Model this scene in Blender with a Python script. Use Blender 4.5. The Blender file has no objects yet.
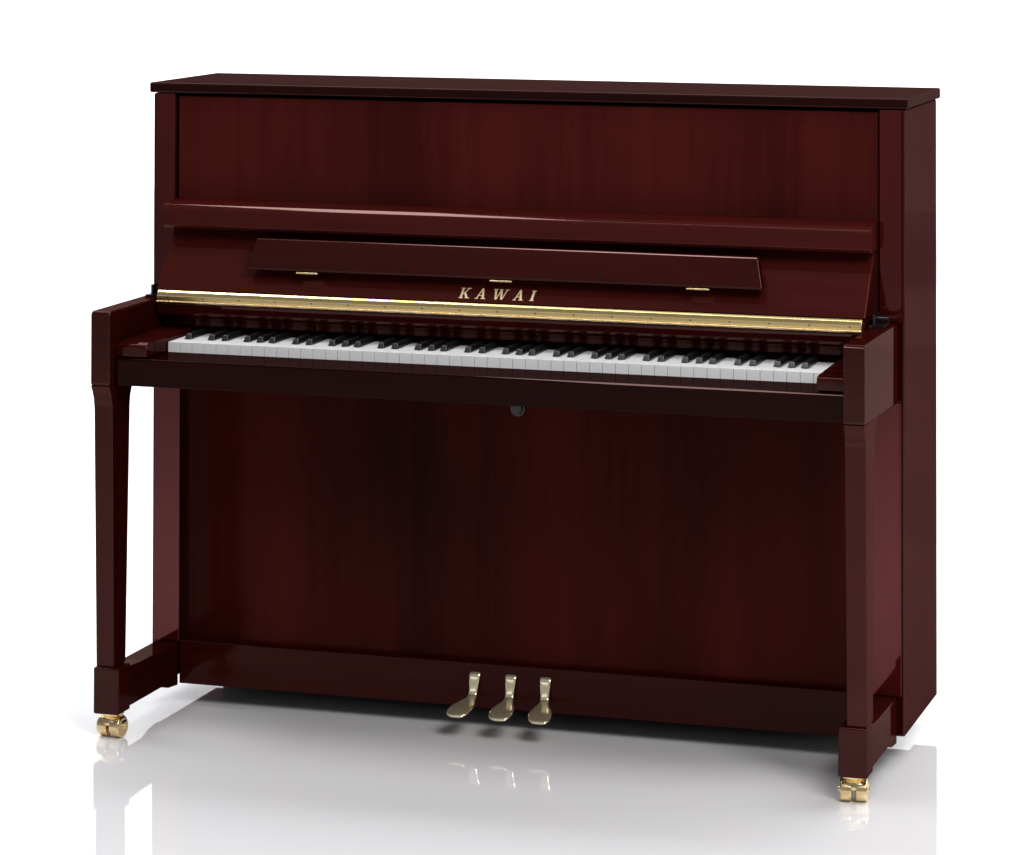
import bpy, bmesh, math
from mathutils import Vector, Matrix
scene=bpy.context.scene
scene.view_settings.view_transform='Standard'
scene.view_settings.look='None'
scene.view_settings.exposure=0
COL=scene.collection

# ------------------------------------------------------------ materials
def newmat(name):
    m=bpy.data.materials.new(name); m.use_nodes=True
    nt=m.node_tree; nt.nodes.clear()
    return m,nt,nt.nodes,nt.links
def gloss_stack(nt,color_socket,rough,fmin,fmax,gcol=(1,1,1,1),wav=0.0,ior=1.45):
    N,L=nt.nodes,nt.links
    out=N.new('ShaderNodeOutputMaterial')
    dif=N.new('ShaderNodeBsdfDiffuse'); glo=N.new('ShaderNodeBsdfGlossy')
    glo.inputs['Roughness'].default_value=rough; glo.inputs['Color'].default_value=gcol
    fr=N.new('ShaderNodeFresnel'); fr.inputs['IOR'].default_value=ior
    mr=N.new('ShaderNodeMapRange'); mr.inputs['From Min'].default_value=0.03; mr.inputs['From Max'].default_value=0.5
    mr.inputs['To Min'].default_value=fmin; mr.inputs['To Max'].default_value=fmax
    mix=N.new('ShaderNodeMixShader')
    L.new(fr.outputs[0],mr.inputs['Value']); L.new(mr.outputs[0],mix.inputs[0])
    L.new(dif.outputs[0],mix.inputs[1]); L.new(glo.outputs[0],mix.inputs[2]); L.new(mix.outputs[0],out.inputs[0])
    if hasattr(color_socket,'links') : L.new(color_socket,dif.inputs['Color'])
    else: dif.inputs['Color'].default_value=color_socket
    if wav>0:
        tc=N.new('ShaderNodeTexCoord'); nz=N.new('ShaderNodeTexNoise'); nz.inputs['Scale'].default_value=5
        nz.inputs['Detail'].default_value=1
        b=N.new('ShaderNodeBump'); b.inputs['Strength'].default_value=wav; b.inputs['Distance'].default_value=0.02
        L.new(tc.outputs['Object'],nz.inputs['Vector']); L.new(nz.outputs[0],b.inputs['Height']); L.new(b.outputs[0],glo.inputs['Normal'])
def wood(name,axis,c_dark,c_light,fmin=.020,fmax=.06,rough=.04,broad=2.4,seed=0.0,bw=.42,fw_=.30,gcol=(1,.62,.56,1)):
    m,nt,N,L=newmat(name)
    tc=N.new('ShaderNodeTexCoord')
    def mapped(across,along,off):
        mp=N.new('ShaderNodeMapping'); s=[across]*3; s[axis]=along
        mp.inputs['Scale'].default_value=s; mp.inputs['Location'].default_value=(off,off*.7,off*.3)
        L.new(tc.outputs['Object'],mp.inputs[0]); return mp
    a=mapped(broad,broad*.22,3.1+seed); n1=N.new('ShaderNodeTexNoise'); n1.inputs['Scale'].default_value=1.6; n1.inputs['Detail'].default_value=3
    L.new(a.outputs[0],n1.inputs['Vector'])
    b=mapped(34,1.7,1.7+seed); n2=N.new('ShaderNodeTexNoise'); n2.inputs['Scale'].default_value=1.5; n2.inputs['Detail'].default_value=7; n2.inputs['Roughness'].default_value=.52
    L.new(b.outputs[0],n2.inputs['Vector'])
    c=mapped(320,14,.7+seed); n3=N.new('ShaderNodeTexNoise'); n3.inputs['Scale'].default_value=1.0; n3.inputs['Detail'].default_value=4
    L.new(c.outputs[0],n3.inputs['Vector'])
    m1=N.new('ShaderNodeMath'); m1.operation='MULTIPLY_ADD'; m1.inputs[1].default_value=bw
    L.new(n1.outputs[0],m1.inputs[0])
    m2=N.new('ShaderNodeMath'); m2.operation='MULTIPLY_ADD'; m2.inputs[1].default_value=fw_; L.new(n2.outputs[0],m2.inputs[0])
    m3=N.new('ShaderNodeMath'); m3.operation='MULTIPLY_ADD'; m3.inputs[1].default_value=.12; m3.inputs[2].default_value=.5-.5*(bw+fw_+.12); L.new(n3.outputs[0],m3.inputs[0])
    L.new(m3.outputs[0],m2.inputs[2]); L.new(m2.outputs[0],m1.inputs[2])
    r=N.new('ShaderNodeValToRGB')
    r.color_ramp.elements[0].position=.34; r.color_ramp.elements[0].color=(*c_dark,1)
    r.color_ramp.elements[1].position=.66; r.color_ramp.elements[1].color=(*c_light,1)
    L.new(m1.outputs[0],r.inputs[0])
    gloss_stack(nt,r.outputs[0],rough,fmin,fmax,gcol=gcol,wav=.03)
    return m
def plain(name,col,rough=.3,fmin=.03,fmax=.3):
    m,nt,N,L=newmat(name); gloss_stack(nt,(*col,1),rough,fmin,fmax); return m
def brass(name,col,rough,k=(.92,.89,.84),metal=1.0,sc=(30,30,30)):
    m,nt,N,L=newmat(name)
    out=N.new('ShaderNodeOutputMaterial'); p=N.new('ShaderNodeBsdfPrincipled')
    p.inputs['Metallic'].default_value=metal
    tc=N.new('ShaderNodeTexCoord'); mp=N.new('ShaderNodeMapping'); mp.inputs['Scale'].default_value=sc
    nz=N.new('ShaderNodeTexNoise'); nz.inputs['Scale'].default_value=1.5; nz.inputs['Detail'].default_value=3
    L.new(tc.outputs['Object'],mp.inputs[0]); L.new(mp.outputs[0],nz.inputs['Vector'])
    r=N.new('ShaderNodeValToRGB'); r.color_ramp.elements[0].position=.35; r.color_ramp.elements[1].position=.65
    r.color_ramp.elements[0].color=(col[0]*k[0],col[1]*k[1],col[2]*k[2],1); r.color_ramp.elements[1].color=(*col,1)
    L.new(nz.outputs[0],r.inputs[0]); L.new(r.outputs[0],p.inputs['Base Color'])
    mr=N.new('ShaderNodeMapRange'); mr.inputs['To Min'].default_value=rough*.85; mr.inputs['To Max'].default_value=rough*1.2
    L.new(nz.outputs[0],mr.inputs['Value']); L.new(mr.outputs[0],p.inputs['Roughness'])
    L.new(p.outputs[0],out.inputs[0]); return m
D=(.010,.0008,.0007); Lc=(.030,.0026,.0021)
WV=wood('mahogany_vertical',2,D,Lc,fmin=.026,fmax=.036)
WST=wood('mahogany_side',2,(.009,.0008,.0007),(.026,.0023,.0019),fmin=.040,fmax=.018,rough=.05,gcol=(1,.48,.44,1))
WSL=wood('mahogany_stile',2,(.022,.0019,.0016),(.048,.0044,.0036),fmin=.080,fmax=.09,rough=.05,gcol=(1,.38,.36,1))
WLEG=wood('mahogany_leg',2,D,Lc,fmin=.030,fmax=.030,rough=.03,gcol=(1,.5,.45,1))
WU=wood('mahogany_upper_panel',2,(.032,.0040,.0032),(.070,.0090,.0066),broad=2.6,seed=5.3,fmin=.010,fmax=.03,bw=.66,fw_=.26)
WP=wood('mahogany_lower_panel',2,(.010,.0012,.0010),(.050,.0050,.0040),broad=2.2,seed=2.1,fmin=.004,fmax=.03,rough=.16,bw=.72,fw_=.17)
WB=wood('mahogany_base_rail',0,(.012,.0013,.0011),(.030,.0030,.0025),fmin=.012,fmax=.03,rough=.10)
WL=wood('mahogany_lid',0,(.005,.0006,.0005),(.012,.0011,.0009),fmin=.028,fmax=.026,gcol=(1,.55,.5,1))
WH=wood('mahogany_horizontal',0,(.013,.0013,.0011),(.034,.0034,.0028),fmin=.034,fmax=.045,rough=.03)
WM=wood('mahogany_music_panel',0,(.028,.0034,.0028),(.054,.0068,.0052),fmin=.028,fmax=.035,rough=.04)
WK=wood('mahogany_key_slip',0,(.004,.0004,.0004),(.011,.0010,.0009),fmin=.014,fmax=.040)
WY=wood('mahogany_depth',1,(.010,.0009,.0008),(.030,.0027,.0022),fmin=.032,fmax=.042,rough=.03)
DARK=plain('dark_interior',(.008,.004,.004),.5,.0,.03)
WHITE=plain('key_white',(.84,.845,.86),.16,.04,.2)
BLACK=plain('key_black',(.007,.007,.008),.24,.06,.35)
IRON=plain('black_iron',(.006,.005,.005),.16,.05,.3)
FELT=plain('dark_felt',(.010,.003,.003),.8,0,.02)
BR=brass('polished_brass',(.93,.77,.46),.14)
BRD=brass('aged_brass',(.80,.62,.35),.24)
BRP=brass('pedal_brass',(1,.90,.64),.16,metal=.82)
BRS=brass('brass_strip',(.90,.69,.32),.22,k=(.93,.90,.84),sc=(3,120,120))
GOLD=brass('gold_lettering',(.93,.74,.46),.5,metal=.4)
# ------------------------------------------------------------ helpers
def finish(bm,name,mat,parent,smooth=True):
    bmesh.ops.recalc_face_normals(bm,faces=bm.faces)
    me=bpy.data.meshes.new(name); bm.to_mesh(me); bm.free()
    me.materials.append(mat)
    ob=bpy.data.objects.new(name,me); COL.objects.link(ob)
    if smooth:
        for p in me.polygons: p.use_smooth=True
        try: me.set_sharp_from_angle(angle=math.radians(42))
        except Exception: pass
        wn=ob.modifiers.new('wn','WEIGHTED_NORMAL'); wn.keep_sharp=True; wn.weight=100; wn.mode='FACE_AREA'
    if parent: ob.parent=parent
    return ob
def bev(bm,w,seg=3,edges=None):
    if w>0: bmesh.ops.bevel(bm,geom=list(edges or bm.edges),offset=w,segments=seg,affect='EDGES',profile=.5,clamp_overlap=True)
def addbox(bm,x0,x1,y0,y1,z0,z1):
    vs=[bm.verts.new((x,y,z)) for x in (x0,x1) for y in (y0,y1) for z in (z0,z1)]
    for f in ((0,1,3,2),(4,6,7,5),(0,4,5,1),(2,3,7,6),(0,2,6,4),(1,5,7,3)): bm.faces.new([vs[i] for i in f])
    return vs
def box(name,x0,x1,y0,y1,z0,z1,mat,parent,b=.002,seg=3):
    bm=bmesh.new(); addbox(bm,x0,x1,y0,y1,z0,z1); bmesh.ops.recalc_face_normals(bm,faces=bm.faces); bev(bm,b,seg)
    return finish(bm,name,mat,parent)
def loft(name,secs,mat,parent,b=.002):
    bm=bmesh.new(); rings=[]
    for z,r in secs: rings.append([bm.verts.new((x,y,z)) for x,y in ((r[0],r[2]),(r[1],r[2]),(r[1],r[3]),(r[0],r[3]))])
    bm.faces.new(rings[0][::-1]); bm.faces.new(rings[-1])
    for a,c in zip(rings,rings[1:]):
        for i in range(4): bm.faces.new((a[i],a[(i+1)%4],c[(i+1)%4],c[i]))
    bmesh.ops.recalc_face_normals(bm,faces=bm.faces)
    ed=[e for e in bm.edges if abs(e.verts[0].co.z-e.verts[1].co.z)>.002]
    bev(bm,b,3,ed); return finish(bm,name,mat,parent)
def prism(name,prof,x0,x1,mat,parent,b=.0015,seg=3):
    bm=bmesh.new()
    fa=[bm.verts.new(((x0(z) if callable(x0) else x0),y,z)) for y,z in prof]
    fb=[bm.verts.new(((x1(z) if callable(x1) else x1),y,z)) for y,z in prof]
    bm.faces.new(fa); bm.faces.new(fb[::-1]); n=len(prof)
    for i in range(n): bm.faces.new((fa[i],fb[i],fb[(i+1)%n],fa[(i+1)%n]))
    bmesh.ops.recalc_face_normals(bm,faces=bm.faces); bev(bm,b,seg)
    return finish(bm,name,mat,parent)
def cyl(bm,p0,p1,r0,r1=None,n=28):
    r1=r0 if r1 is None else r1
    p0=Vector(p0);p1=Vector(p1);d=(p1-p0)
    q=Vector((0,0,1)).rotation_difference(d.normalized()).to_matrix()
    A=[bm.verts.new(p0+q@Vector((r0*math.cos(t*2*math.pi/n),r0*math.sin(t*2*math.pi/n),0))) for t in range(n)]
    B=[bm.verts.new(p1+q@Vector((r1*math.cos(t*2*math.pi/n),r1*math.sin(t*2*math.pi/n),0))) for t in range(n)]
    bm.faces.new(A[::-1]); bm.faces.new(B)
    for i in range(n): bm.faces.new((A[i],A[(i+1)%n],B[(i+1)%n],B[i]))

# ------------------------------------------------------------ piano root
piano=bpy.data.objects.new('upright_piano',None); COL.objects.link(piano)
piano.empty_display_size=.2
piano['label']='polished dark mahogany upright piano with brass trim on white floor'
piano['category']='piano'
P=piano
box('lid',-.7312,.7312,.304,.640,1.1585,1.178,WL,P,.0035,4)
for s in (-1,1):
    x0,x1=sorted((s*.6795,s*.7247))
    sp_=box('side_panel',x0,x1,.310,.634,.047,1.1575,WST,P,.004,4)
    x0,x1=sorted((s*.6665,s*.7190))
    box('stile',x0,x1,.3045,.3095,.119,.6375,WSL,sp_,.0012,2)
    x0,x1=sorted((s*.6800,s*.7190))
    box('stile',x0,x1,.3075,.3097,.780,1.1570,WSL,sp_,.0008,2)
box('back_panel',-.679,.679,.60,.628,.060,1.157,DARK,P,.001)
box('bottom_board',-.679,.679,.346,.599,.05,.068,DARK,P,.001)
box('backlight_blocker',-.68,.62,.560,.580,.004,.049,DARK,P,.001)  # unseen board added to stop backlight leaking under the case
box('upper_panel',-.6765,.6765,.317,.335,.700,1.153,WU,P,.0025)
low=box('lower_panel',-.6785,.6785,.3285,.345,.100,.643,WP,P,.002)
bm=bmesh.new(); cyl(bm,(0,.3275,.589),(0,.3245,.589),.0140,n=40); cyl(bm,(0,.3245,.589),(0,.319,.589),.0105,.0090,n=40)
bev(bm,.001,2,[e for e in bm.edges if len(e.link_faces)==2 and e.calc_face_angle(0)>1.0])
finish(bm,'panel_knob',IRON,low)
box('base_rail',-.6650,.6650,.303,.3280,.040,.121,WB,P,.0015)
prism('music_shelf',[(.3165,.957),(.3073,.957),(.2545,.9530),(.2480,.9465),(.2475,.9400),(.2470,.913),(.252,.907),(.3165,.907)],-.678,.676,WM,P,.0012)
prism('music_panel',[(.292,.9065),(.207,.797),(.222,.797),(.307,.9065)],-.673,.673,WM,P,.001)
lx=lambda z:.489-(z-.842)*.24
desk=prism('music_desk',[(.226,.892),(.2075,.8430),(.2095,.8395),(.222,.8395),(.246,.888),(.244,.8955),(.230,.8965)],lambda z:-lx(z)-.004,lambda z:lx(z),WH,P,.0016,3)
for hx in (-.372,.004,.372):
    bm=bmesh.new(); addbox(bm,hx-.021,hx+.021,.2065,.2215,.8360,.8387); cyl(bm,(hx-.021,.2075,.8373),(hx+.021,.2075,.8373),.0018,n=12)
    finish(bm,'hinge',BRD,desk)
for hx in (-.19,.19):
    bm=bmesh.new(); cyl(bm,(hx,.2115,.8530),(hx,.2085,.8540),.0026,n=14); finish(bm,'screw',IRON,desk)
fall=prism('fallboard',[(.203,.7700),(.205,.754),(.208,.7500),(.222,.7440),(.232,.7360),(.2355,.7275),(.306,.7275),(.306,.790),(.209,.790)],-.672,.672,WH,P,.0012)
prism('brass_strip',[(.2050,.7960),(.2010,.7925),(.1985,.786),(.1985,.7795),(.1995,.7735),(.2035,.7730),(.208,.792)],-.669,.669,BRS,fall,.0008,3)
bm=bmesh.new(); cyl(bm,(-.669,.1975,.7752),(.669,.1975,.7752),.0019,n=14); finish(bm,'hinge_pin',BRD,fall)
scm=None
for i in range(19):
    x=-.648+i*(1.296/18)
    if scm is None:
        bm=bmesh.new(); cyl(bm,(0,.1990,.7828),(0,.1980,.7830),.0013,n=10); scm=finish(bm,'screw',DARK,fall); o=scm
    else:
        o=scm.copy(); COL.objects.link(o); o.parent=fall
    o.location=(x,0,0)
# lettering
def letter_polys(ch):
    def st(x0,y0,x1,y1,w): return [(x0-w/2,y0),(x0+w/2,y0),(x1+w/2,y1),(x1-w/2,y1)]
    if ch=='K': return 1.0,[st(.24,0,.24,1,.20),[(.03,0),(.45,0),(.45,.06),(.03,.06)],[(.03,.94),(.45,.94),(.45,1),(.03,1)],st(.36,.38,.80,.97,.10),[(.62,.94),(1.0,.94),(1.0,1),(.62,1)],st(.50,.55,.82,.03,.22),[(.64,0),(1.06,0),(1.06,.06),(.64,.06)]]
    if ch=='A': return 1.0,[st(.17,.02,.52,1,.09),st(.80,.02,.52,1,.21),[(.27,.29),(.72,.29),(.72,.36),(.27,.36)],[(.0,0),(.34,0),(.34,.06),(.0,.06)],[(.58,0),(1.02,0),(1.02,.06),(.58,.06)]]
    if ch=='W': return 1.45,[st(.18,.98,.43,0,.20),st(.47,0,.74,.98,.09),st(.72,.98,.98,0,.20),st(1.02,0,1.30,.98,.09),[(.0,.94),(.38,.94),(.38,1),(.0,1)],[(.54,.94),(.92,.94),(.92,1),(.54,1)],[(1.12,.94),(1.48,.94),(1.48,1),(1.12,1)]]
    if ch=='I': return .45,[st(.24,0,.24,1,.20),[(.03,0),(.45,0),(.45,.06),(.03,.06)],[(.03,.94),(.45,.94),(.45,1),(.03,1)]]
H=.0210; ang=math.atan2(.085,.1095)
up=Vector((0,math.sin(ang),math.cos(ang))); nrm=Vector((0,-math.cos(ang),math.sin(ang)))
bm=bmesh.new(); cx=-.079; k=0
for ch in 'KAWAI':
    w,ps=letter_polys(ch)
    for p in ps:
        k+=1; off=.0005+.00006*(k%9)
        base=Vector((0,.207,.797))+up*.0078
        f=[];g=[]
        for (a,b) in p:
            q=Vector((cx+a*H*.93+b*H*.12,0,0))+base+up*(b*H*1.03)
            f.append(bm.verts.new(q+nrm*off)); g.append(bm.verts.new(q+nrm*.00001))
        bm.faces.new(f)
        for i in range(4): bm.faces.new((f[i],g[i],g[(i+1)%4],f[(i+1)%4]))
    cx+=w*H*.93+.0120
finish(bm,'lettering',GOLD,P,False)
prism('key_slip',[(.021,.643),(.020,.644),(.020,.6890),(.0235,.6925),(.121,.6935),(.121,.643)],-.6755,.6755,WK,P,.0014)
box('keybed',-.676,.676,.124,.31,.632,.6425,DARK,P,.002)
xk=.004; wk=1.238/52; hw=.619
for s in (-1,1):
    x0,x1=sorted((s*.6765,s*.714))
    arm=prism('arm',[(0,.647),(.003,.643),(.3035,.638),(.3035,.7790),(.006,.7790),(0,.773)],x0,x1,WY,P,.0028,3)
    x0,x1=sorted((xk+s*(hw+.0015),s*.6758))
    prism('key_block',[(.030,.6945),(.030,.710),(.034,.717),(.045,.7200),(.26,.7235),(.300,.7235),(.300,.6945)],x0,x1,WH,P,.0015)
    bm=bmesh.new(); a,b=sorted((s*.677,s*.704)); addbox(bm,a,b,.225,.285,.7795,.7835); addbox(bm,a+.003,a+.007,.245,.295,.7835,.800)
    cyl(bm,(a,.266,.791),(b,.266,.791),.0045,n=14)
    finish(bm,'lid_hinge',IRON,arm)
    def R_(xi,xo,y0,y1):
        a,b=sorted((s*xi,s*xo)); return (a,b,y0,y1)
    loft('leg',[(.130,R_(.6770,.7125,.027,.080)),(.600,R_(.6765,.7130,.014,.094)),(.618,R_(.6765,.7132,.011,.098)),(.632,R_(.6765,.7136,.006,.105)),(.6405,R_(.6765,.7139,.001,.116)),(.6432,R_(.6765,.7140,.0004,.122))],WLEG,P,.0024)
    x0,x1=sorted((s*.6640,s*.7142))
    toe=prism('toe_rail',[(.062,.047),(.075,.049),(.230,.049),(.260,.040),(.303,.036),(.303,.1185),(.140,.1185),(.062,.1230)],x0+.003,x1-.003,WY,P,.0025)
    box('toe_block',x0,x1,.018,.072,.045,.1295,WV,toe,.0035,4)
    rot=math.radians(-8 if s<0 else 10)
    zt=.0450; rw=.0195; oy=.003
    bm=bmesh.new()
    cyl(bm,(0,0,zt-.0030),(0,0,zt-.0004),.0215,n=36); cyl(bm,(0,0,zt-.008),(0,0,zt-.003),.016,.012,n=36)
    rr=[]
    for i in range(9):
        t=i/8*math.pi/2; rr.append((math.cos(t),math.sin(t)))
    rings=[]
    for (ca,sa) in rr[:-1]:
        z=.0235+.0165*sa; rings.append([bm.verts.new((.0255*ca**.5*math.copysign(abs(math.cos(a))**.55,math.cos(a)),oy+.0205*ca**.5*math.copysign(abs(math.sin(a))**.7,math.sin(a)),z)) for a in [j*2*math.pi/32 for j in range(32)]])
    for A,B in zip(rings,rings[1:]):
        for j in range(32): bm.faces.new((A[j],A[(j+1)%32],B[(j+1)%32],B[j]))
    bm.faces.new(rings[-1]); bm.faces.new(rings[0][::-1])
    cyl(bm,(-.0262,oy,rw),(.0262,oy,rw),.0055,n=20)
    c=finish(bm,'caster',BR,P); c.location=(s*.687-.001,.045,0); c.rotation_euler=(0,0,rot)
    for q in (-1,1):
        bm=bmesh.new(); a=q*.0132
        cyl(bm,(a-.0105,oy-.003,rw),(a+.0105,oy-.003,rw),rw-.0002,n=48)
        bmesh.ops.recalc_face_normals(bm,faces=bm.faces)
        bev(bm,.0040,4,[e for e in bm.edges if len(e.link_faces)==2 and e.calc_face_angle(0)>1.0])
        finish(bm,'wheel',BRD,c)
def pedal(xc,splay):
    path=[(.330,.104,.0100),(.306,.104,.0110),(.301,.101,.0110),(.2985,.094,.0105),(.296,.080,.0086),(.293,.068,.0080),(.288,.0615,.0085),(.278,.0590,.0110),(.262,.0560,.0180),(.244,.0535,.0225),(.228,.0500,.0225),(.218,.0460,.0195),(.213,.0415,.012)]
    bm=bmesh.new(); rows=[]
    n=len(path)
    for i,(y,z,w) in enumerate(path):
        y2,z2,_=path[min(i+1,n-1)]; y1,z1,_=path[max(i-1,0)]
        t=Vector((0,y2-y1,z2-z1)).normalized(); nn=Vector((0,t.z,-t.y))
        if nn.z<0: nn=-nn
        xo=xc+splay*max(0,.304-y)/.08
        row=[]
        for a in range(12):
            th=2*math.pi*a/12; cxx=math.cos(th); sx=math.sin(th)
            row.append(bm.verts.new(Vector((xo+w*math.copysign(abs(cxx)**.6,cxx),y,z))+nn*(.0032*math.copysign(abs(sx)**.7,sx))))
        rows.append(row)
    for i in range(n-1):
        for a in range(12): bm.faces.new((rows[i][a],rows[i][(a+1)%12],rows[i+1][(a+1)%12],rows[i+1][a]))
    bm.faces.new(rows[0]); bm.faces.new(rows[-1][::-1])
    o=finish(bm,'pedal',BRP,P)
    o.modifiers.clear()
    md=o.modifiers.new('s','SUBSURF'); md.levels=1; md.render_levels=2
for xc,sp in ((-.074,-.009),(-.005,0.002),(.061,.011)): pedal(xc,sp)
kb=box('keyboard',xk-hw,xk+hw,.128,.300,.655,.690,DARK,P,.0005)
box('name_felt',xk-hw,xk+hw,.2520,.2550,.712,.7273,FELT,kb,.0)
wm=None; x00=xk-hw
for i in range(52):
    a=x00+i*wk
    if wm is None:
        bm=bmesh.new(); addbox(bm,.00040,wk-.00040,.1255,.300,.6905,.7116)
        bmesh.ops.recalc_face_normals(bm,faces=bm.faces); bev(bm,.0007,2)
        wm=o=finish(bm,'white_key',WHITE,kb)
    else:
        o=wm.copy(); COL.objects.link(o); o.parent=kb
    o.location=(a,0,((i*37)%5-2)*.00008)
bmk=None
for i in range(51):
    if i%7 in (0,2,3,5,6):
        off={0:.0,2:-.0015,3:.0015,5:-.0018,6:.0}[i%7]
        xc=x00+(i+1)*wk+off
        if bmk is None:
            bm=bmesh.new()
            v=[bm.verts.new(c) for c in ((-.0068,.1620,.7118),(.0068,.1620,.7118),(.0068,.300,.7118),(-.0068,.300,.7118),(-.0052,.1700,.7222),(.0052,.1700,.7222),(.0054,.300,.7230),(-.0054,.300,.7230))]
            for f in ((3,2,1,0),(4,5,6,7),(0,1,5,4),(1,2,6,5),(2,3,7,6),(3,0,4,7)): bm.faces.new([v[j] for j in f])
            bmesh.ops.recalc_face_normals(bm,faces=bm.faces); bev(bm,.0016,3)
            bmk=o=finish(bm,'black_key',BLACK,kb)
        else:
            o=bmk.copy(); COL.objects.link(o); o.parent=kb
        o.location=(xc,0,0)

# ------------------------------------------------------------ studio floor sweep
m,nt,N,L=newmat('glossy_white_floor')
gloss_stack(nt,(.87,.865,.885,1),.035,.08,.28,ior=1.4)
FL=m
bm=bmesh.new()
prof=[(-9,0),(-4,0),(0,0),(3,0),(4.4,0)]
R=1.6
for i in range(1,13):
    t=i/12*math.pi/2; prof.append((4.4+R*math.sin(t),R-R*math.cos(t)))
prof+=[(6.0,2.5)]
rows=[[bm.verts.new((x,y,z)) for y,z in prof] for x in (-11,-5,0,5,11)]
for i in range(4):
    for j in range(len(prof)-1): bm.faces.new((rows[i][j],rows[i+1][j],rows[i+1][j+1],rows[i][j+1]))
fl=finish(bm,'floor',FL,None); fl.modifiers.clear(); fl['kind']='structure'; fl['label']='glossy white studio floor sweeping up into backdrop'

# ------------------------------------------------------------ light
w=bpy.data.worlds.new('World'); scene.world=w; w.use_nodes=True
w.node_tree.nodes['Background'].inputs[0].default_value=(.95,.96,1,1)
w.node_tree.nodes['Background'].inputs[1].default_value=.21
def area(name,loc,target,sx,sy,P_,col=(1,1,1)):
    l=bpy.data.lights.new(name,'AREA'); l.shape='RECTANGLE'; l.size=sx; l.size_y=sy; l.energy=P_; l.color=col
    o=bpy.data.objects.new(name,l); COL.objects.link(o); o.location=loc
    o.rotation_euler=(Vector(target)-Vector(loc)).to_track_quat('-Z','Y').to_euler()
    return o
area('backdrop_softbox',(0,3.2,4.2),(0,3.8,0),14,4,680)
area('key_softbox',(2.7,-3.0,3.9),(0,.3,.8),2.0,1.8,150,(1,.98,.96))
area('added_edge_light',(-.7,-.35,4.0),(-.5,.1,.8),4.2,.30,66)  # lamp added to draw highlights along the bevelled edges
area('added_brass_fill',(-1.7,-5.0,1.85),(-.4,.2,.8),4.4,.8,10)  # lamp added to give the brass strip something bright to reflect
area('side_strip',(3.4,1.2,1.5),(.72,.45,.7),.35,2.2,6)

# ------------------------------------------------------------ camera
d=dict(f=3346.85946,cx=472.33083,cy=-190.40308,yaw=0.31280,pitch=-0.02150,roll=0.00182,C=(1.82848,-5.60709,1.56276))
cy_,sy=math.cos(d['yaw']),math.sin(d['yaw'])
r=Vector((cy_,sy,0));fw=Vector((-sy,cy_,0));upv=Vector((0,0,1))
cp,sp=math.cos(d['pitch']),math.sin(d['pitch'])
f2=cp*fw-sp*upv; u2=cp*upv+sp*fw
cr,sr=math.cos(d['roll']),math.sin(d['roll'])
r3=cr*r+sr*u2; u3=-sr*r+cr*u2
cam=bpy.data.cameras.new('camera'); co=bpy.data.objects.new('camera',cam); COL.objects.link(co)
M=Matrix((r3,u3,-f2)).transposed().to_4x4(); M.translation=Vector(d['C']); co.matrix_world=M
cam.sensor_fit='HORIZONTAL'; cam.sensor_width=36; cam.lens=d['f']/1024*36
cam.shift_x=(512-d['cx'])/1024; cam.shift_y=-(427.5-d['cy'])/1024
cam.clip_start=.1; cam.clip_end=200
scene.camera=co
